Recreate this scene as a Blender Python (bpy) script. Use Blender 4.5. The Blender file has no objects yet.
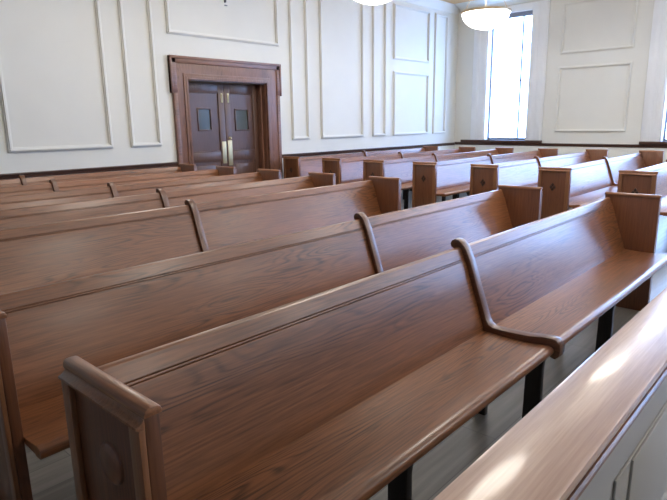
import bpy, bmesh, math
from mathutils import Vector, Matrix

scene = bpy.context.scene
COL = scene.collection

# ------------------------------------------------------------------ materials
def new_mat(name):
    m = bpy.data.materials.new(name); m.use_nodes = True
    nt = m.node_tree
    b = nt.nodes['Principled BSDF']
    return m, nt, b

def N(nt, typ, **kw):
    n = nt.nodes.new(typ)
    for k, v in kw.items():
        setattr(n, k, v)
    return n

def wood(name, dark, light, axis, rough=0.38, coat=0.38, coat_rough=0.20, bump=0.12, ring=1.0, scale=1.0):
    """stained oak: long grain along one world axis, cathedral figure, dark open pores"""
    m, nt, b = new_mat(name)
    L = nt.links.new
    geo = N(nt, 'ShaderNodeNewGeometry'); oi = N(nt, 'ShaderNodeObjectInfo')
    off = N(nt, 'ShaderNodeVectorMath', operation='SCALE'); off.inputs[0].default_value = (7.3, 3.1, 5.7)
    L(oi.outputs['Random'], off.inputs['Scale'])
    add = N(nt, 'ShaderNodeVectorMath', operation='ADD')
    L(geo.outputs['Position'], add.inputs[0]); L(off.outputs[0], add.inputs[1])
    def stretched(along, across):
        mp = N(nt, 'ShaderNodeVectorMath', operation='MULTIPLY')
        s = [across * scale] * 3; s['XYZ'.index(axis)] = along * scale
        mp.inputs[1].default_value = s
        L(add.outputs[0], mp.inputs[0]); return mp.outputs[0]
    fig = N(nt, 'ShaderNodeTexNoise'); fig.inputs['Scale'].default_value = 1.0
    fig.inputs['Detail'].default_value = 2.0; fig.inputs['Roughness'].default_value = 0.45
    L(stretched(0.8, 7.5), fig.inputs['Vector'])
    mul = N(nt, 'ShaderNodeMath', operation='MULTIPLY'); mul.inputs[1].default_value = 150.0
    L(fig.outputs['Fac'], mul.inputs[0])
    sn = N(nt, 'ShaderNodeMath', operation='SINE'); L(mul.outputs[0], sn.inputs[0])
    r1 = N(nt, 'ShaderNodeMapRange'); r1.inputs[1].default_value = -1; r1.inputs[2].default_value = 1
    L(sn.outputs[0], r1.inputs[0])
    fib = N(nt, 'ShaderNodeTexNoise'); fib.inputs['Scale'].default_value = 1.0
    fib.inputs['Detail'].default_value = 3.0; L(stretched(4.0, 120.0), fib.inputs['Vector'])
    tone = N(nt, 'ShaderNodeTexNoise'); tone.inputs['Scale'].default_value = 1.0
    tone.inputs['Detail'].default_value = 1.0; L(stretched(0.5, 2.6), tone.inputs['Vector'])
    pore = N(nt, 'ShaderNodeTexNoise'); pore.inputs['Scale'].default_value = 1.0
    pore.inputs['Detail'].default_value = 2.0; L(stretched(9.0, 210.0), pore.inputs['Vector'])
    def madd(a, w, c):
        n = N(nt, 'ShaderNodeMath', operation='MULTIPLY_ADD'); L(a, n.inputs[0]); n.inputs[1].default_value = w
        if isinstance(c, float): n.inputs[2].default_value = c
        else: L(c, n.inputs[2])
        return n.outputs[0]
    pw = N(nt, 'ShaderNodeMath', operation='POWER'); pw.inputs[1].default_value = 3.0; L(r1.outputs[0], pw.inputs[0])
        # figure only shows in patches
    pm = N(nt, 'ShaderNodeTexNoise'); pm.inputs['Scale'].default_value = 1.0; pm.inputs['Detail'].default_value = 1.0
    L(stretched(1.1, 4.0), pm.inputs['Vector'])
    pr = N(nt, 'ShaderNodeMapRange'); pr.inputs[1].default_value = 0.42; pr.inputs[2].default_value = 0.66
    L(pm.outputs['Fac'], pr.inputs[0])
    pp = N(nt, 'ShaderNodeMath', operation='MULTIPLY'); L(pw.outputs[0], pp.inputs[0]); L(pr.outputs[0], pp.inputs[1])
    v = madd(pp.outputs[0], -0.30 * ring, -0.075)
    v = madd(fib.outputs['Fac'], 0.62, v)
    v = madd(tone.outputs['Fac'], 0.40, v)
    v = madd(pore.outputs['Fac'], 0.40, v)
    ramp = N(nt, 'ShaderNodeValToRGB')
    e = ramp.color_ramp.elements
    e[0].position = 0.22; e[0].color = (*dark, 1); e[1].position = 0.88; e[1].color = (*light, 1)
    L(v, ramp.inputs['Fac']); L(ramp.outputs['Color'], b.inputs['Base Color'])
    b.inputs['Roughness'].default_value = rough; b.inputs['Specular IOR Level'].default_value = 0.5
    b.inputs['Coat Weight'].default_value = coat; b.inputs['Coat Roughness'].default_value = coat_rough
    bp = N(nt, 'ShaderNodeBump'); bp.inputs['Strength'].default_value = bump; bp.inputs['Distance'].default_value = 0.002
    L(v, bp.inputs['Height']); L(bp.outputs['Normal'], b.inputs['Normal'])
    return m

def paint(name, col, rough=0.55, var=0.03, nscale=1.3):
    m, nt, b = new_mat(name); L = nt.links.new
    geo = N(nt, 'ShaderNodeNewGeometry')
    no = N(nt, 'ShaderNodeTexNoise'); no.inputs['Scale'].default_value = nscale; no.inputs['Detail'].default_value = 3
    L(geo.outputs['Position'], no.inputs['Vector'])
    ramp = N(nt, 'ShaderNodeValToRGB'); e = ramp.color_ramp.elements
    e[0].position = 0.3; e[1].position = 0.7
    e[0].color = (*[c * (1 - var) for c in col], 1); e[1].color = (*[min(1, c * (1 + var)) for c in col], 1)
    L(no.outputs['Fac'], ramp.inputs['Fac']); L(ramp.outputs['Color'], b.inputs['Base Color'])
    b.inputs['Roughness'].default_value = rough
    n2 = N(nt, 'ShaderNodeTexNoise'); n2.inputs['Scale'].default_value = 160
    L(geo.outputs['Position'], n2.inputs['Vector'])
    bp = N(nt, 'ShaderNodeBump'); bp.inputs['Strength'].default_value = 0.05; bp.inputs['Distance'].default_value = 0.001
    L(n2.outputs['Fac'], bp.inputs['Height']); L(bp.outputs['Normal'], b.inputs['Normal'])
    return m

def emit(name, col, strength):
    m, nt, b = new_mat(name)
    b.inputs['Base Color'].default_value = (0.8, 0.8, 0.8, 1)
    b.inputs['Emission Color'].default_value = (*col, 1); b.inputs['Emission Strength'].default_value = strength
    b.inputs['Roughness'].default_value = 0.3
    return m

def metal(name, col, rough):
    m, nt, b = new_mat(name); L = nt.links.new
    b.inputs['Metallic'].default_value = 1.0
    geo = N(nt, 'ShaderNodeNewGeometry')
    no = N(nt, 'ShaderNodeTexNoise'); no.inputs['Scale'].default_value = 30
    L(geo.outputs['Position'], no.inputs['Vector'])
    mr = N(nt, 'ShaderNodeMapRange'); mr.inputs[3].default_value = rough * 0.8; mr.inputs[4].default_value = rough * 1.25
    L(no.outputs['Fac'], mr.inputs[0]); L(mr.outputs[0], b.inputs['Roughness'])
    b.inputs['Base Color'].default_value = (*col, 1)
    return m

def floor_mat():
    m, nt, b = new_mat('grey_oak_planks'); L = nt.links.new
    geo = N(nt, 'ShaderNodeNewGeometry')
    br = N(nt, 'ShaderNodeTexBrick'); br.offset = 0.37
    br.inputs['Scale'].default_value = 1.0; br.inputs['Mortar Size'].default_value = 0.0025
    br.inputs['Brick Width'].default_value = 1.35; br.inputs['Row Height'].default_value = 0.17
    br.inputs['Color1'].default_value = (0.0, 0.0, 0.0, 1); br.inputs['Color2'].default_value = (1, 1, 1, 1)
    br.inputs['Mortar'].default_value = (0.5, 0.5, 0.5, 1)
    L(geo.outputs['Position'], br.inputs['Vector'])
    mp = N(nt, 'ShaderNodeVectorMath', operation='MULTIPLY'); mp.inputs[1].default_value = (1.6, 26, 1)
    L(geo.outputs['Position'], mp.inputs[0])
    no = N(nt, 'ShaderNodeTexNoise'); no.inputs['Scale'].default_value = 1; no.inputs['Detail'].default_value = 5
    L(mp.outputs[0], no.inputs['Vector'])
    ma = N(nt, 'ShaderNodeMath', operation='MULTIPLY_ADD'); ma.inputs[1].default_value = 0.28
    L(br.outputs['Color'], ma.inputs[0]); L(no.outputs['Fac'], ma.inputs[2])
    ramp = N(nt, 'ShaderNodeValToRGB'); e = ramp.color_ramp.elements
    e[0].position = 0.3; e[0].color = (0.075, 0.070, 0.063, 1); e[1].position = 0.85; e[1].color = (0.205, 0.192, 0.172, 1)
    L(ma.outputs[0], ramp.inputs['Fac'])
    mix = N(nt, 'ShaderNodeMix', data_type='RGBA'); mix.inputs['B'].default_value = (0.09, 0.085, 0.08, 1)
    L(br.outputs['Fac'], mix.inputs['Factor']); L(ramp.outputs['Color'], mix.inputs['A'])
    L(mix.outputs['Result'], b.inputs['Base Color'])
    b.inputs['Roughness'].default_value = 0.34
    return m

OAK_D, OAK_L = (0.045, 0.015, 0.005), (0.320, 0.123, 0.047)
M = {}
M['oak_x'] = wood('stained_oak_long_grain', OAK_D, OAK_L, 'X')
M['oak_cap'] = wood('stained_oak_cap', (0.08, 0.030, 0.012), (0.36, 0.150, 0.066), 'Y', ring=0.4)
M['oak_y'] = wood('stained_oak_cap_grain', (0.045, 0.016, 0.007), (0.20, 0.078, 0.034), 'Y', ring=0.5)
M['oak_z'] = wood('stained_oak_upright_grain', (0.080, 0.030, 0.010), (0.30, 0.125, 0.052), 'Z', ring=0.5)
M['panel_z'] = wood('stained_oak_end_panel', (0.060, 0.019, 0.007), (0.20, 0.072, 0.029), 'Z', ring=0.4)
M['inlay'] = wood('dark_inlay', (0.015, 0.007, 0.005), (0.05, 0.022, 0.014), 'Z')
M['leg'] = wood('black_stained_leg', (0.005, 0.004, 0.004), (0.018, 0.014, 0.013), 'Z', coat=0.1)
M['rail_x'] = wood('oak_rail_top', (0.37, 0.22, 0.155), (0.60, 0.40, 0.30), 'X', rough=0.33, coat=0.5, coat_rough=0.10, ring=0.35)
M['door_z'] = wood('dark_oak_door', (0.032, 0.014, 0.009), (0.135, 0.064, 0.043), 'Z', rough=0.42, coat=0.15)
M['door_x'] = wood('dark_oak_door_rail', (0.045, 0.019, 0.012), (0.19, 0.088, 0.055), 'X', rough=0.42, coat=0.15)
M['arch_z'] = wood('dark_oak_architrave', (0.055, 0.023, 0.014), (0.27, 0.125, 0.078), 'Z', rough=0.42, coat=0.15)
M['arch_x'] = wood('dark_oak_door_head', (0.055, 0.023, 0.014), (0.27, 0.125, 0.078), 'X', rough=0.42, coat=0.15)
M['trim_x'] = wood('dark_oak_chair_rail', (0.025, 0.010, 0.006), (0.085, 0.036, 0.022), 'X', coat=0.1)
M['trim_y'] = wood('dark_oak_chair_rail_side', (0.025, 0.010, 0.006), (0.085, 0.036, 0.022), 'Y', coat=0.1)
M['wall'] = paint('cream_wall_paint', (0.69, 0.685, 0.635))
M['mold'] = paint('cream_gloss_paint', (0.69, 0.685, 0.64), rough=0.45)
M['white'] = paint('white_window_paint', (0.76, 0.77, 0.78), rough=0.4)
M['ceil'] = paint('white_ceiling_paint', (0.80, 0.79, 0.75), rough=0.8)
M['tan'] = paint('tan_ceiling_border', (0.58, 0.36, 0.17), rough=0.6)
M['grey'] = paint('grey_green_rail_paint', (0.39, 0.37, 0.335), rough=0.45)
M['floor'] = floor_mat()
M['sky'] = emit('overcast_daylight_in_window', (0.30, 0.52, 1.0), 19.0)
M['bowl'] = emit('lit_opal_glass', (1.0, 0.925, 0.82), 17.0)
M['brass'] = metal('aged_brass', (0.52, 0.45, 0.29), 0.5)
M['ring'] = metal('dull_bronze_ring', (0.50, 0.38, 0.24), 0.4)
M['sash'] = paint('grey_sash_paint', (0.20, 0.21, 0.25), rough=0.4)
M['darkfit'] = paint('dark_grey_metal', (0.06, 0.06, 0.06), rough=0.4)
mg, ntg, bg = new_mat('door_glass')
gg = N(ntg, 'ShaderNodeNewGeometry'); gn = N(ntg, 'ShaderNodeTexNoise'); gn.inputs['Scale'].default_value = 5
ntg.links.new(gg.outputs['Position'], gn.inputs['Vector'])
gr = N(ntg, 'ShaderNodeValToRGB'); gr.color_ramp.elements[0].color = (0.03, 0.035, 0.03, 1); gr.color_ramp.elements[1].color = (0.10, 0.105, 0.085, 1)
ntg.links.new(gn.outputs['Fac'], gr.inputs['Fac']); ntg.links.new(gr.outputs['Color'], bg.inputs['Base Color'])
bg.inputs['Roughness'].default_value = 0.12; bg.inputs['Specular IOR Level'].default_value = 0.2; bg.inputs['Coat Weight'].default_value = 0.0; bg.inputs['Coat Roughness'].default_value = 0.02
M['glass'] = mg

# ------------------------------------------------------------------ mesh helpers
class MB:
    def __init__(s): s.bm = bmesh.new()
    def box(s, x0, x1, y0, y1, z0, z1, bev=0.0, seg=2):
        b = bmesh.new()
        vs = [b.verts.new((x, y, z)) for x in (x0, x1) for y in (y0, y1) for z in (z0, z1)]
        for f in ((0, 1, 3, 2), (4, 6, 7, 5), (0, 4, 5, 1), (2, 3, 7, 6), (0, 2, 6, 4), (1, 5, 7, 3)):
            b.faces.new([vs[i] for i in f])
        if bev: bmesh.ops.bevel(b, geom=b.edges[:], offset=bev, segments=seg, affect='EDGES', profile=0.5)
        s.merge(b); return s
    def prism(s, poly, axis, a0, a1, bev=0.0, seg=2):
        """extrude a 2-D outline along an axis; outline coords are the other two axes in xyz order"""
        b = bmesh.new()
        def P(p, a):
            c = list(p); c.insert('XYZ'.index(axis), a); return c
        v0 = [b.verts.new(P(p, a0)) for p in poly]; v1 = [b.verts.new(P(p, a1)) for p in poly]
        n = len(poly)
        f0 = b.faces.new(v0); f1 = b.faces.new(v1[::-1])
        for i in range(n): b.faces.new((v0[i], v1[i], v1[(i + 1) % n], v0[(i + 1) % n]))
        bmesh.ops.recalc_face_normals(b, faces=b.faces[:])
        if bev:
            eds = list({e for f in (f0, f1) for e in f.edges})
            bmesh.ops.bevel(b, geom=eds, offset=bev, segments=seg, affect='EDGES', profile=0.5)
        caps = [f for f in b.faces if len(f.verts) > 4]
        if caps: bmesh.ops.triangulate(b, faces=caps)
        s.merge(b); return s
    def lathe(s, prof, c, axis='Z', n=32):
        b = bmesh.new(); rings = []
        for r, h in prof:
            if r < 1e-5: rings.append([b.verts.new((0, 0, h))]); continue
            rings.append([b.verts.new((r * math.cos(2 * math.pi * i / n), r * math.sin(2 * math.pi * i / n), h)) for i in range(n)])
        for A, B in zip(rings, rings[1:]):
            for i in range(n):
                j = (i + 1) % n
                if len(A) == 1 and len(B) == 1: continue
                if len(A) == 1: b.faces.new((A[0], B[i], B[j]))
                elif len(B) == 1: b.faces.new((A[i], A[j], B[0]))
                else: b.faces.new((A[i], A[j], B[j], B[i]))
        bmesh.ops.recalc_face_normals(b, faces=b.faces[:])
        R = {'Z': Matrix(), 'X': Matrix.Rotation(math.pi / 2, 4, 'Y'), '-X': Matrix.Rotation(-math.pi / 2, 4, 'Y'),
             '-Y': Matrix.Rotation(math.pi / 2, 4, 'X')}[axis]
        bmesh.ops.transform(b, matrix=Matrix.Translation(c) @ R, verts=b.verts[:])
        s.merge(b); return s
    def tube(s, p, q, r, n=10):
        p, q = Vector(p), Vector(q); d = q - p
        b = bmesh.new()
        bmesh.ops.create_cone(b, cap_ends=True, segments=n, radius1=r, radius2=r, depth=d.length)
        bmesh.ops.transform(b, matrix=Matrix.Translation((p + q) / 2) @ d.to_track_quat('Z', 'Y').to_matrix().to_4x4(), verts=b.verts[:])
        s.merge(b); return s
    def merge(s, b):
        me = bpy.data.meshes.new('t'); b.to_mesh(me); b.free(); s.bm.from_mesh(me); bpy.data.meshes.remove(me)
    def mesh(s, name, mat):
        me = bpy.data.meshes.new(name)
        bmesh.ops.recalc_face_normals(s.bm, faces=s.bm.faces[:])
        for f in s.bm.faces: f.smooth = True
        s.bm.to_mesh(me); s.bm.free()
        me.set_sharp_from_angle(angle=math.radians(32))
        me.materials.append(mat); return me

def link(name, me, parent=None, loc=None):
    o = bpy.data.objects.new(name, me); COL.objects.link(o)
    if parent: o.parent = parent
    if loc: o.location = loc
    return o
def put(name, mb, mat, parent=None, loc=None): return link(name, mb.mesh(name, M[mat]), parent, loc)
def struct(name, mb, mat, parent=None):
    o = put(name, mb, mat, parent)
    if not parent: o['kind'] = 'structure'
    return o
def thing(name, label, cat, loc=(0, 0, 0), group=None):
    o = bpy.data.objects.new(name, None); COL.objects.link(o); o.location = loc
    o.empty_display_size = 0.1; o['label'] = label; o['category'] = cat
    if group: o['group'] = group
    return o

# ------------------------------------------------------------------ room
XL_W, XR_W, YB, YF, ZC = -5.00, 12.548, 7.322, -7.6, 4.06
FR = dict(l=4.885, r=6.39, top=2.065)      # door opening in the back wall
mb = MB(); mb.box(XL_W - .3, XR_W + .6, YF - .3, YB + 1.2, -0.1, 0.0); struct('floor', mb, 'floor')
mb = MB(); mb.box(XL_W - .3, XR_W + .6, YF - .3, YB + .5, ZC, ZC + .1); ceiling = struct('ceiling', mb, 'ceil')
mb = MB()
mb.prism([(XL_W - .3, 0), (FR['l'], 0), (FR['l'], FR['top']), (FR['r'], FR['top']), (FR['r'], 0), (XR_W + .3, 0), (XR_W + .3, ZC), (XL_W - .3, ZC)], 'Y', YB, YB + .28)
wall_back = struct('wall_back', mb, 'wall')
mb = MB(); mb.box(XL_W - .3, XL_W, YF, YB, 0, ZC); struct('wall_left', mb, 'wall')
mb = MB(); mb.box(XL_W - .3, XR_W + .3, YF - .3, YF, 0, ZC); struct('wall_front', mb, 'wall')
# right wall with tall window openings
WINS = [(5.49, 6.50), (1.74, 2.75), (0.57, 1.58), (-2.01, -1.00), (-3.18, -2.17), (-5.76, -4.75)]
WZ0, WZ1 = 0.965, 3.74
mb = MB(); edges = [YB] + [v for a, b in WINS for v in (b, a)] + [YF]
for i in range(0, len(edges), 2): mb.box(XR_W, XR_W + .28, edges[i + 1], edges[i], 0, ZC)
for a, b in WINS: mb.box(XR_W, XR_W + .28, a, b, 0, WZ0); mb.box(XR_W, XR_W + .28, a, b, WZ1, ZC)
wall_right = struct('wall_right', mb, 'wall')

# picture-frame mouldings on the walls
def frame_ring(mb, axis, plane, sgn, a0, a1, z0, z1, w=.056, t=.040):
    """moulding ring proud of a wall; axis 'X' -> wall runs along X, plane is its y"""
    for k, (ww, tt) in enumerate(((w, t * .55), (w * .5, t))):
        o = (w - ww) * .5
        def bx(p0, p1, q0, q1):
            lo, hi = sorted((plane, plane + sgn * tt))
            if axis == 'X': mb.box(p0, p1, lo, hi, q0, q1, bev=.004, seg=1)
            else: mb.box(lo, hi, p0, p1, q0, q1, bev=.004, seg=1)
        bx(a0 + o, a1 - o, z0 + o, z0 + o + ww); bx(a0 + o, a1 - o, z1 - o - ww, z1 - o)
        bx(a0 + o, a0 + o + ww, z0 + o + ww, z1 - o - ww); bx(a1 - o - ww, a1 - o, z0 + o + ww, z1 - o - ww)
ZP0, ZP1 = 1.132, 3.785
back_panels = [(2.378, 3.67, ZP0, ZP1), (3.925, 4.40, ZP0, ZP1), (4.62, 6.725, 2.675, ZP1), (6.98, 7.41, ZP0, ZP1),
               (7.725, 8.96, ZP0, ZP1), (9.25, 9.695, ZP0, ZP1), (9.965, 11.30, ZP0, 2.46), (9.955, 11.30, 2.695, ZP1), (11.52, 12.06, ZP0, ZP1),
               (1.65, 2.10, ZP0, ZP1), (0.04, 1.38, ZP0, 2.46), (0.04, 1.38, 2.695, ZP1)]
for a0, a1, z0, z1 in back_panels:
    mb = MB(); frame_ring(mb, 'X', YB, -1, a0, a1, z0, z1); struct('panel_moulding', mb, 'mold', wall_back)
for y0, y1 in ((3.405, 4.845), (-0.50, 0.02), (-4.25, -3.75)):
    for z0, z1 in ((1.148, 2.505), (2.762, 3.785)):
        mb = MB(); frame_ring(mb, 'Y', XR_W, -1, y0, y1, z0, z1); struct('panel_moulding', mb, 'mold', wall_right)

# dark chair rail
def rail_poly(t=.034, h=.062, z=.905):      # (depth from wall, z)
    return [(0, z - h), (t * .45, z - h), (t * .6, z - h * .45), (t * .9, z - h * .35), (t, z - h * .15), (t * .9, z), (0, z)]
def rail_x(mb, x0, x1): mb.prism([(YB - d, z) for d, z in rail_poly(z=.893)], 'X', x0, x1)
mb = MB(); rail_x(mb, XL_W, 4.63); rail_x(mb, 6.69, XR_W); struct('trim_1', mb, 'trim_x')
mb = MB(); mb.prism([(XR_W - d, z) for d, z in rail_poly()], 'Y', YF, YB - .034); struct('trim_2', mb, 'trim_y')
# cornice and ceiling border
mb = MB(); mb.prism([(YB, 3.86), (YB - .02, 3.86), (YB - .03, 3.92), (YB - .07, 4.0), (YB - .08, ZC), (YB, ZC)], 'X', XL_W, XR_W); struct('trim_3', mb, 'mold')
mb = MB(); mb.prism([(XR_W, 3.90), (XR_W - .04, 3.90), (XR_W - .10, 3.97), (XR_W - .30, 4.02), (XR_W - .36, ZC), (XR_W, ZC)], 'Y', YF, YB - .08); struct('trim_4', mb, 'mold')
mb = MB(); mb.box(XL_W, XR_W - .36, YB - .9, YB - .08, ZC - .012, ZC); mb.box(XR_W - 1.2, XR_W - .36, YF, YB - .9, ZC - .012, ZC); struct('trim_5', mb, 'tan')
mb = MB(); mb.box(XL_W, 4.62, YB - .02, YB, 0, .14, bev=.004); mb.box(6.70, XR_W, YB - .02, YB, 0, .14, bev=.004); struct('baseboard_back', mb, 'mold')
mb = MB(); mb.box(XR_W - .02, XR_W, YF, YB - .02, 0, .14, bev=.004); struct('baseboard_right', mb, 'mold')

# windows
for k, (a, b) in enumerate(WINS):
    w = bpy.data.objects.new('window_%d' % (k + 1), None); COL.objects.link(w)
    w['kind'] = 'structure'; w.location = (XR_W, (a + b) / 2, WZ0)
    bpy.context.view_layer.update()
    def wp(name, mb, mat):
        o = put(name, mb, mat); o.parent = w; o.matrix_parent_inverse = Matrix.Translation(-w.location); return o
    t = .035
    # twin windows share a narrow mullion post
    near = lambda v: any(abs(v - q) < .3 for W in WINS if W != (a, b) for q in W)
    ca, cb = (.08 if near(a) else .37), (.08 if near(b) else .37)
    mb = MB()
    zt = ZC - .17
    for y0, y1 in ((a - ca, a), (b, b + cb)):
        mb.box(XR_W - t, XR_W, y0, y1, WZ0, zt, bev=.004)
        if y1 - y0 < .2: continue
        mb.box(XR_W - t - .014, XR_W - t, min(y0, y1) + .03, max(y0, y1) - .24, WZ0, zt, bev=.004)
        mb.box(XR_W - t - .010, XR_W - t, min(y0, y1) + .20, max(y0, y1) - .06, WZ0, zt, bev=.004)
    mb.box(XR_W - t, XR_W, a, b, WZ1, zt, bev=.004)
    wp('casing', mb, 'white')
    mb = MB(); mb.box(XR_W - .06, XR_W + .16, a - ca - (.01 if ca > .2 else 0), min(b + cb + (.25 if k == 0 else .01 if cb > .2 else 0), YB - .04), WZ0 - .058, WZ0, bev=.008); wp('sill', mb, 'trim_y')
    mb = MB(); xg = XR_W + .165
    for y0, y1, z0, z1 in ((a, a + .03, WZ0, WZ1), (b - .035, b, WZ0, WZ1), (a + .03, b - .035, WZ0, WZ0 + .05), (a + .03, b - .035, WZ1 - .03, WZ1)):
        mb.box(xg - .03, xg + .03, y0, y1, z0, z1, bev=.003)
    wp('sash', mb, 'sash')
    mb = MB(); mb.box(xg - .024, xg + .02, a + .25, a + .285, WZ0 + .05, WZ1 - .03); wp('mullion', mb, 'sash')
    mb = MB(); mb.box(xg - .024, xg + .02, a + .03, b - .035, 2.285, 2.305); wp('meeting_rail', mb, 'white')
    mb = MB(); mb.box(xg + .0, xg + .012, a + .03, b - .035, WZ0 + .05, WZ1 - .03); wp('pane', mb, 'sky')
    mb = MB(); mb.box(XR_W + .03, XR_W + .12, a + .003, b - .003, WZ1 - .10, WZ1 - .002, bev=.01); wp('shade_cassette', mb, 'sash')

# double door
door = bpy.data.objects.new('door_1', None); COL.objects.link(door); door['kind'] = 'structure'; door.location = (5.65, YB, 0)
bpy.context.view_layer.update()
def dp(name, mb, mat, parent=door):
    o = put(name, mb, mat); o.parent = parent
    if parent is door: o.matrix_parent_inverse = Matrix.Translation(-Vector((5.65, YB, 0)))
    return o
ol, orr, ot = 4.605, 6.712, 2.386          # outer frame
def ring(mb, l, r, t, il, ir, it, y0, y1, bev=.006):
    mb.prism([(l, 0), (il, 0), (il, it), (ir, it), (ir, 0), (r, 0), (r, t), (l, t)], 'Y', y0, y1, bev=bev)
OL, OR, OT = FR['l'], FR['r'], FR['top']
mb = MB()
ring(mb, ol + .035, orr - .03, ot - .03, OL, OR, OT, YB - .040, YB)
ring(mb, OL - .075, OR + .075, OT + .085, OL, OR, OT, YB - .056, YB - .038)
ring(mb, OL - .038, OR + .038, OT + .045, OL, OR, OT, YB - .064, YB - .054)
dp('architrave', mb, 'arch_z')
mb = MB()                                  # outer moulding with ears stepping out at the top
for x0, x1, ex in ((ol + .028, ol + .095, -.034), (orr - .095, orr - .028, .034)):
    mb.box(x0, x1, YB - .054, YB, 0, 1.90, bev=.006)
    lo, hi = (x0 + ex, x1) if ex < 0 else (x0, x1 + ex)
    mb.box(lo, hi, YB - .056, YB, 1.87, ot - .02, bev=.006)
    m0, m1 = (lo, lo + .035) if ex < 0 else (hi - .035, hi)
    mb.box(m0, m1, YB - .066, YB, 1.87, ot, bev=.006)
mb.box(ol - .006, orr + .006, YB - .056, YB, ot - .10, ot - .004, bev=.006)
mb.box(ol - .006, orr + .006, YB - .068, YB, ot - .040, ot, bev=.007)
dp('door_head', mb, 'arch_x')
mb = MB(); D = .165
mb.box(FR['l'], FR['l'] + .012, YB - .02, YB + .26, 0, FR['top']); mb.box(FR['r'] - .012, FR['r'], YB - .02, YB + .26, 0, FR['top']); mb.box(FR['l'] + .012, FR['r'] - .012, YB - .02, YB + .26, FR['top'] - .012, FR['top'])
mb.box(FR['r'] - .04, FR['r'] - .012, YB + .06, YB + D - .002, 0, FR['top'] - .012, bev=.004); mb.box(FR['l'] + .012, FR['l'] + .04, YB + .06, YB + D - .002, 0, FR['top'] - .012, bev=.004)
dp('jamb', mb, 'arch_z')
yl = YB + D
def leaf(x0, x1, glass, hinge_right):
    mb = MB(); sw = .115; zt = FR['top'] - .016
    g0, g1, gz0, gz1 = glass
    p0, p1 = x0 + sw, x1 - sw
    mb.box(x0, p0, yl, yl + .045, .01, zt, bev=.003); mb.box(p1, x1, yl, yl + .045, .01, zt, bev=.003)
    mb.box(p0, p1, yl, yl + .045, 1.905, zt, bev=.003); mb.box(p0, p1, yl, yl + .045, .84, .995, bev=.003); mb.box(p0, p1, yl, yl + .045, .01, .22, bev=.003)
    # upper panel around the glass, lower raised panel
    mb.box(p0, g0, yl + .018, yl + .04, .995, 1.905); mb.box(g1, p1, yl + .018, yl + .04, .995, 1.905)
    mb.box(g0, g1, yl + .018, yl + .04, .995, gz0); mb.box(g0, g1, yl + .018, yl + .04, gz1, 1.905)
    mb.box(p0, p1, yl + .018, yl + .04, .22, .84); mb.box(p0 + .05, p1 - .05, yl + .008, yl + .02, .28, .78, bev=.006)
    for s0, s1, z0, z1 in ((p0, p1, .995, 1.008), (p0, p1, 1.892, 1.905)): mb.box(s0, s1, yl + .004, yl + .02, z0, z1, bev=.004)
    lf = dp('door_leaf', mb, 'door_z')
    mb = MB(); b_ = .022
    mb.box(g0 - b_, g1 + b_, yl + .002, yl + .02, gz0 - b_, gz0, bev=.004); mb.box(g0 - b_, g1 + b_, yl + .002, yl + .02, gz1, gz1 + b_, bev=.004)
    mb.box(g0 - b_, g0, yl + .002, yl + .02, gz0, gz1, bev=.004); mb.box(g1, g1 + b_, yl + .002, yl + .02, gz0, gz1, bev=.004)
    dp('glazing_bead', mb, 'door_z', lf)
    mb = MB(); mb.box(g0, g1, yl + .022, yl + .028, gz0, gz1); dp('pane', mb, 'glass', lf)
    return lf
lf1 = leaf(FR['l'] + .014, 5.676, (5.185, 5.40, 1.345, 1.65), False)
lf2 = leaf(5.682, FR['r'] - .014, (5.905, 6.15, 1.335, 1.64), True)
mb = MB(); mb.box(5.588, 5.668, yl - .008, yl, .80, 1.15, bev=.004); dp('push_plate', mb, 'brass', lf1)
mb = MB(); mb.box(5.700, 5.788, yl - .008, yl, .76, 1.165, bev=.004); dp('push_plate', mb, 'brass', lf2)
mb = MB(); mb.lathe([(0, .035), (.014, .033), (.020, .02), (.016, .008), (.024, 0)], (5.752, yl, 1.20), '-Y', 16); dp('door_knob', mb, 'brass', lf2)
for x, p in ((5.628, lf1), (5.752, lf2)):
    mb = MB(); mb.box(x - .018, x + .018, yl - .006, yl, 1.755, 1.90, bev=.003); mb.tube((x, yl - .012, 1.79), (x, yl - .012, 1.88), .006); dp('flush_bolt', mb, 'brass', p)

# ------------------------------------------------------------------ pews
PITCH_BACK = [(-.049, .832), (-.070, .788), (-.080, .765), (-.108, .680), (-.137, .595), (-.164, .520), (-.187, .455)]
def back_front(z):
    for (y0, z0), (y1, z1) in zip(PITCH_BACK, PITCH_BACK[1:]):
        if z <= z0 and z >= z1: return y0 + (y1 - y0) * (z0 - z) / (z0 - z1)
    return PITCH_BACK[-1][0]
def backrest_poly():
    f = [(-.030, .843), (-.041, .842), (-.0475, .838), (-.0510, .830)]
    def groove(z, w=.0045, d=.005):
        return [(back_front(z + w / 2), z + w / 2), (back_front(z) + d, z + w * .25), (back_front(z) + d, z - w * .25), (back_front(z - w / 2), z - w / 2)]
    f += groove(.7915) + groove(.7830)
    f += [(y, z) for y, z in PITCH_BACK[1:] if z < .770]
    f += [(-.187, .415), (-.155, .415)]
    f += [(-.134, .520), (-.106, .600), (-.078, .680), (-.048, .765), (-.022, .832), (-.024, .840)]
    return f
def seat_poly():
    return [(-.150, .462), (-.187, .4605), (-.30, .456), (-.40, .4585), (-.475, .467), (-.490, .4685), (-.496, .4665), (-.505, .4640), (-.513, .456), (-.516, .446), (-.514, .438), (-.507, .430), (-.496, .426), (-.470, .426), (-.466, .431), (-.15, .428)]
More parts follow.
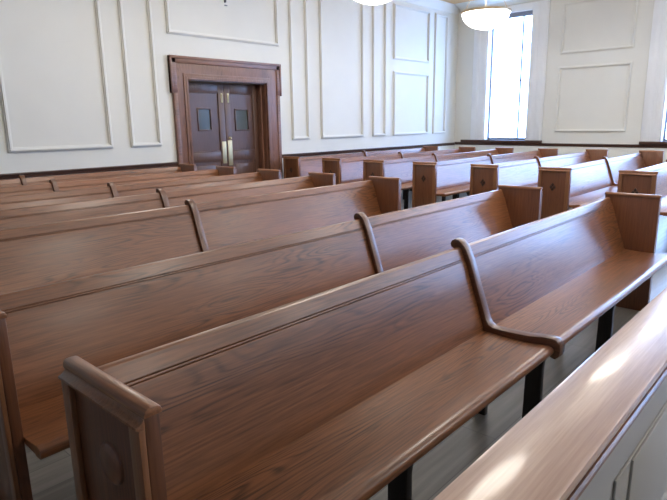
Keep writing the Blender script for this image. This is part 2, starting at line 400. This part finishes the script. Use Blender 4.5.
def divider_poly():
    out = [(.006, .838), (.011, .856), (.004, .871), (-.012, .879), (-.032, .877), (-.050, .864), (-.070, .842), (-.095, .790),
           (-.137, .670), (-.169, .580), (-.192, .515), (-.206, .495), (-.226, .485), (-.30, .484), (-.40, .489), (-.46, .499), (-.498, .503), (-.522, .497), (-.537, .480), (-.541, .452), (-.535, .424), (-.520, .410), (-.500, .414)]
    inn = [(-.490, .434), (-.45, .440), (-.20, .440), (-.165, .470), (-.10, .66), (-.045, .80), (-.030, .830), (-.012, .832)]
    return out + inn
TH = .034
def end_meshes(sgn, medal):
    """end panel with its outer face looking along sgn*X; local x=0 is the inner face"""
    s = sgn
    def X(a, b): return tuple(sorted((s * a, s * b)))
    res = {}
    mb = MB(); x0, x1 = X(0, TH); mb.box(x0, x1, -.382, -.012, 0, .862, bev=.003); res['end_panel'] = mb.mesh('end_panel', M['panel_z'])
    mb = MB()
    a, b = X(-.004, TH + .003)
    prof = [(a, .861), (a, .870), (a + .003, .877), (a + .009, .881), ((a + b) / 2, .882), (b - .009, .881), (b - .003, .877), (b, .870), (b, .861)]
    mb.prism(prof, 'Y', -.387, -.006, bev=.004); res['cap'] = mb.mesh('cap', M['oak_cap'])
    mb = MB()
    # cove rail on top, stiles and bottom rail proud of the field
    prof = [(s * TH, .860), (s * (TH + .003), .860), (s * (TH + .006), .854), (s * (TH + .013), .849), (s * (TH + .020), .847), (s * (TH + .021), .842), (s * (TH + .015), .838), (s * TH, .836)]
    mb.prism(prof, 'Y', -.382, -.016, bev=.002)
    x0, x1 = X(TH, TH + .015)
    mb.box(x0, x1, -.056, -.016, 0, .838, bev=.003); mb.box(x0, x1, -.382, -.338, 0, .838, bev=.003); mb.box(x0, x1, -.338, -.056, 0, .13, bev=.003)
    res['frame'] = mb.mesh('frame', M['oak_z'])
    mb = MB()
    if medal == 'disc':
        mb.lathe([(0, .013), (.030, .012), (.042, .010), (.049, .005), (.051, 0)], (s * TH, -.215, .690), 'X' if s > 0 else '-X', 36)
        res['boss'] = mb.mesh('boss', M['panel_z'])
    else:
        # four small lobes set as a diamond
        cy, cz = -.190, .655
        for dy, dz in ((0, .026), (0, -.026), (.020, 0), (-.020, 0)):
            q = [(cy + dy, cz + dz + .022), (cy + dy + .017, cz + dz), (cy + dy, cz + dz - .022), (cy + dy - .017, cz + dz)]
            mb.prism(q, 'X', *X(TH - .002, TH + .006), bev=.002)
        res['diamond_inlay'] = mb.mesh('diamond_inlay', M['inlay'])
    return res
ends_disc_l = end_meshes(-1, 'disc'); ends_dia_l = end_meshes(-1, 'diamond'); ends_disc_r = end_meshes(1, 'disc'); ends_dia_r = end_meshes(1, 'diamond')
def long_mesh(kind, L):
    mb = MB()
    if kind == 'backrest':
        mb.prism(backrest_poly(), 'X', 0, L); return mb.mesh('backrest', M['oak_x'])
    mb.prism(seat_poly(), 'X', 0, L, bev=.003); return mb.mesh('seat', M['oak_x'])
mb = MB(); mb.prism(divider_poly(), 'X', -.026, .026, bev=.004); DIV = mb.mesh('divider', M['oak_y'])
mb = MB(); mb.prism([(-.452, 0), (-.372, 0), (-.376, .33), (-.33, .428), (-.462, .428), (-.450, .33)], 'X', -.016, .016, bev=.003); FLEG = mb.mesh('leg', M['leg'])
mb = MB(); mb.prism([(-.185, 0), (-.120, 0), (-.124, .30), (-.12, .428), (-.23, .428), (-.189, .30)], 'X', -.016, .016, bev=.003); BLEG = mb.mesh('leg', M['leg'])
CACHE = {}
def pew(label, group, xi0, xi1, y, divs, legs, left, right):
    """xi0, xi1: inner faces of the two end panels; y: back edge of the caps"""
    t = thing('oak_pew', label, 'pew', (xi0, y, 0), group)
    L = xi1 - xi0
    for k in ('backrest', 'seat'):
        key = (k, round(L, 3))
        if key not in CACHE: CACHE[key] = long_mesh(k, L)
        link(k, CACHE[key], t)
    for ends, x in ((left, 0), (right, L)):
        ep = link('end_panel', ends['end_panel'], t, (x, 0, 0))
        for nm in ('cap', 'frame', 'boss', 'diamond_inlay'):
            if nm in ends: link(nm, ends[nm], ep)
    for d in divs: link('divider', DIV, t, (d - xi0, 0, 0))
    for lx in legs:
        link('leg', FLEG, t, (lx - xi0, 0, 0)); link('leg', BLEG, t, (lx - xi0, 0, 0))
    return t

LX0, LX1 = .524, 4.536
LY = [1.342, 2.215, 3.638, 4.515, 5.392, 6.255, 7.142]
LD = [2.338, 2.653, 2.369, 2.650, 2.631, 2.417, 2.419]
LLAB = ['nearest oak pew beside the grey painted rail, round boss on its near end',
        'second oak pew from the rail, last before the wide gap in the left block',
        'third oak pew from the rail, first one behind the wide gap in the left block',
        'fourth oak pew from the rail in the left block, two behind the wide gap',
        'fifth oak pew from the rail in the left block, third before the back wall',
        'last but one oak pew of the left block before the wall with the door',
        'rearmost oak pew of the left block, against the wall left of the double door']
for y, d, lab in zip(LY, LD, LLAB):
    pew(lab, 'pews of the left block', LX0, LX1, y, [d], [1.32, 2.375, 3.40], ends_disc_l, ends_disc_r)
RX0, RX1 = 6.568, 10.767
RY = [1.813, 2.690, 3.575, 4.462, 5.345, 6.181, 7.085]
RD = [8.72, 8.887, 8.546, 8.754, 8.446, 8.615, 8.665]
RLAB = ['frontmost oak pew across the aisle, partly behind the nearest pew',
        'second oak pew from the front across the aisle, bright window glare on its back',
        'third oak pew from the front across the aisle, behind the second left pew',
        'middle oak pew across the aisle, fourth from the front and fourth from the wall',
        'oak pew across the aisle, third from the back wall, dim diamond on its end panel',
        'last but one oak pew across the aisle, before the panelled back wall',
        'rearmost oak pew across the aisle, end panel right beside the door frame']
for y, d, lab in zip(RY, RD, RLAB):
    pew(lab, 'pews of the right block', RX0, RX1, y, [d], [7.45, 8.60, 9.75], ends_dia_l, ends_dia_r)

# ------------------------------------------------------------------ bar rail in front
rail = thing('bar_rail', 'wide brown wooden rail top on a grey panelled half wall, lower right corner', 'rail', (1.6, .345, 0))
def rp(name, mb, mat):
    o = put(name, mb, mat); o.parent = rail; o.matrix_parent_inverse = Matrix.Translation(-Vector((1.6, .345, 0))); return o
rx0, rx1 = -1.28, 4.62
mb = MB()
mb.prism([(.280, .793), (.283, .799), (.289, .802), (.434, .802), (.443, .799), (.447, .791), (.446, .780), (.439, .775), (.289, .775), (.282, .779), (.280, .785)], 'X', rx0, rx1, bev=.002)
rp('rail_top', mb, 'rail_x')
mb = MB()
mb.prism([(.298, .775), (.298, .764), (.285, .762), (.280, .757), (.279, .750), (.284, .744), (.296, .742), (.420, .742), (.430, .744), (.437, .752), (.430, .764), (.428, .775)], 'X', rx0 + .004, rx1 - .004)
rp('rail_moulding', mb, 'oak_x')
mb = MB(); yf, yb2 = .306, .412
mb.box(rx0 + .01, rx1 - .01, yf, yb2, 0, .742)
for k in range(-3, 4):
    x0 = 1.31 + k * 1.04
    if x0 < rx0 + .05 or x0 + .80 > rx1: continue
    for ya, yb_, g in ((yf - .007, yf, 0), (yf - .014, yf - .007, .115)):
        mb.box(x0 + g, x0 + .84 - g, ya, yb_, .235, .590, bev=.0025)
    mb.box(x0, x0 + .84, yb2, yb2 + .008, .235, .590, bev=.0025)
rp('panelling', mb, 'grey')
mb = MB()
for yy, sg in ((yf, -1), (yb2, 1)):
    mb.prism([(yy, 0), (yy + sg * .022, 0), (yy + sg * .022, .20), (yy + sg * .006, .222), (yy, .222)], 'X', rx0 + .01, rx1 - .01)
rp('plinth', mb, 'grey')

# ------------------------------------------------------------------ pendant lamps
R = .405
def bowl_mesh():
    mb = MB(); prof = [(0, -.275)] + [(R * math.sin(a), -.275 * math.cos(a)) for a in [math.radians(x) for x in range(8, 91, 7)]] + [(R, 0), (R - .01, .0)]
    prof += [(0, .0)]
    mb.lathe(prof, (0, 0, 0), 'Z', 48); return mb.mesh('glass_bowl', M['bowl'])
def ring_mesh():
    mb = MB(); mb.lathe([(R - .02, -.012), (R + .018, -.012), (R + .024, .006), (R + .018, .03), (R - .02, .03), (R - .02, -.012)], (0, 0, 0), 'Z', 48); return mb.mesh('rim', M['ring'])
mbr = MB()
for k in range(3):
    a = 2 * math.pi * k / 3 + .5
    mbr.tube((R * math.cos(a), R * math.sin(a), .02), (.03 * math.cos(a), .03 * math.sin(a), .74), .004)
SUSP = mbr.mesh('suspension_rods', M['ring'])
mbc = MB(); mbc.lathe([(0, .70), (.06, .72), (.075, .76), (.075, .86), (0, .86)], (0, 0, 0), 'Z', 24); CAN = mbc.mesh('ceiling_canopy', M['ring'])
BOWL, RING = bowl_mesh(), ring_mesh()
PLAB = {(2, 0): 'lit white glass bowl pendant hanging in front of the tall window near the corner',
        (1, 0): 'lit white glass bowl pendant cut by the top edge, right of the door'}
PX, PY = (3.52, 6.55, 9.58), (5.05, 1.85, -1.35, -4.55)  # grid continues out of view; most unseen pendants are added to light the room
COLN = ('over the left pews', 'over the aisle', 'over the right pews'); ROWN = ('nearest the back wall', 'just behind the bar rail', 'in front of the bar rail', 'farthest to the front')
for i, x in enumerate(PX):
    for j, y in enumerate(PY):
        if i == 1: x = 6.42 if j == 0 else 6.70
        t = thing('pendant_lamp', PLAB.get((i, j), 'unseen lit glass bowl pendant %s, the one %s' % (COLN[i], ROWN[j])), 'lamp', (x, y, 3.255), 'bowl pendants under the ceiling')
        link('glass_bowl', BOWL, t); link('rim', RING, t); link('suspension_rods', SUSP, t); link('ceiling_canopy', CAN, t)

# small fitting on the panel over the door
fx = thing('wall_fitting', 'slim dark fitting on the white panel above the double door', 'fitting', (5.662, YB, 3.30))
def fp(name, mb, mat):
    o = put(name, mb, mat); o.parent = fx; o.matrix_parent_inverse = Matrix.Translation(-Vector((5.662, YB, 3.30))); return o
mb = MB(); mb.box(5.650, 5.674, YB - .03, YB, 3.215, 3.42, bev=.004); fp('bracket', mb, 'darkfit')
mb = MB(); mb.box(5.655, 5.70, YB - .02, YB, 3.17, 3.185, bev=.003); fp('clip', mb, 'sash')

# ------------------------------------------------------------------ world, camera, view
w = bpy.data.worlds.new('daylight'); scene.world = w; w.use_nodes = True
nt = w.node_tree; bgn = nt.nodes['Background']
sky = nt.nodes.new('ShaderNodeTexSky'); sky.sky_type = 'NISHITA'; sky.sun_disc = False; sky.sun_elevation = math.radians(40)
nt.links.new(sky.outputs[0], bgn.inputs['Color']); bgn.inputs['Strength'].default_value = 0.15

cam = bpy.data.cameras.new('camera'); co = bpy.data.objects.new('camera', cam); COL.objects.link(co)
cam.sensor_fit = 'HORIZONTAL'; cam.sensor_width = 36.0; cam.lens = 560.8725 / 667 * 36.0
cam.clip_start = 0.02; cam.clip_end = 100
fw = Vector((0.72027649, 0.65714341, -0.22218081)); rt = Vector((0.67146345, -0.74089464, -0.01455882)); up = Vector((0.1741798, 0.13869992, 0.97489678))
mw = Matrix(((rt.x, up.x, -fw.x, 0), (rt.y, up.y, -fw.y, 0), (rt.z, up.z, -fw.z, 1.4278), (0, 0, 0, 1)))
co.matrix_world = mw
scene.camera = co
vs = scene.view_settings
vs.view_transform = 'Standard'; vs.look = 'None'; vs.gamma = 1.0; vs.use_curve_mapping = False
vs.exposure = 0.0
scene.cycles.max_bounces = 10; scene.cycles.diffuse_bounces = 6; scene.cycles.sample_clamp_indirect = 8.0
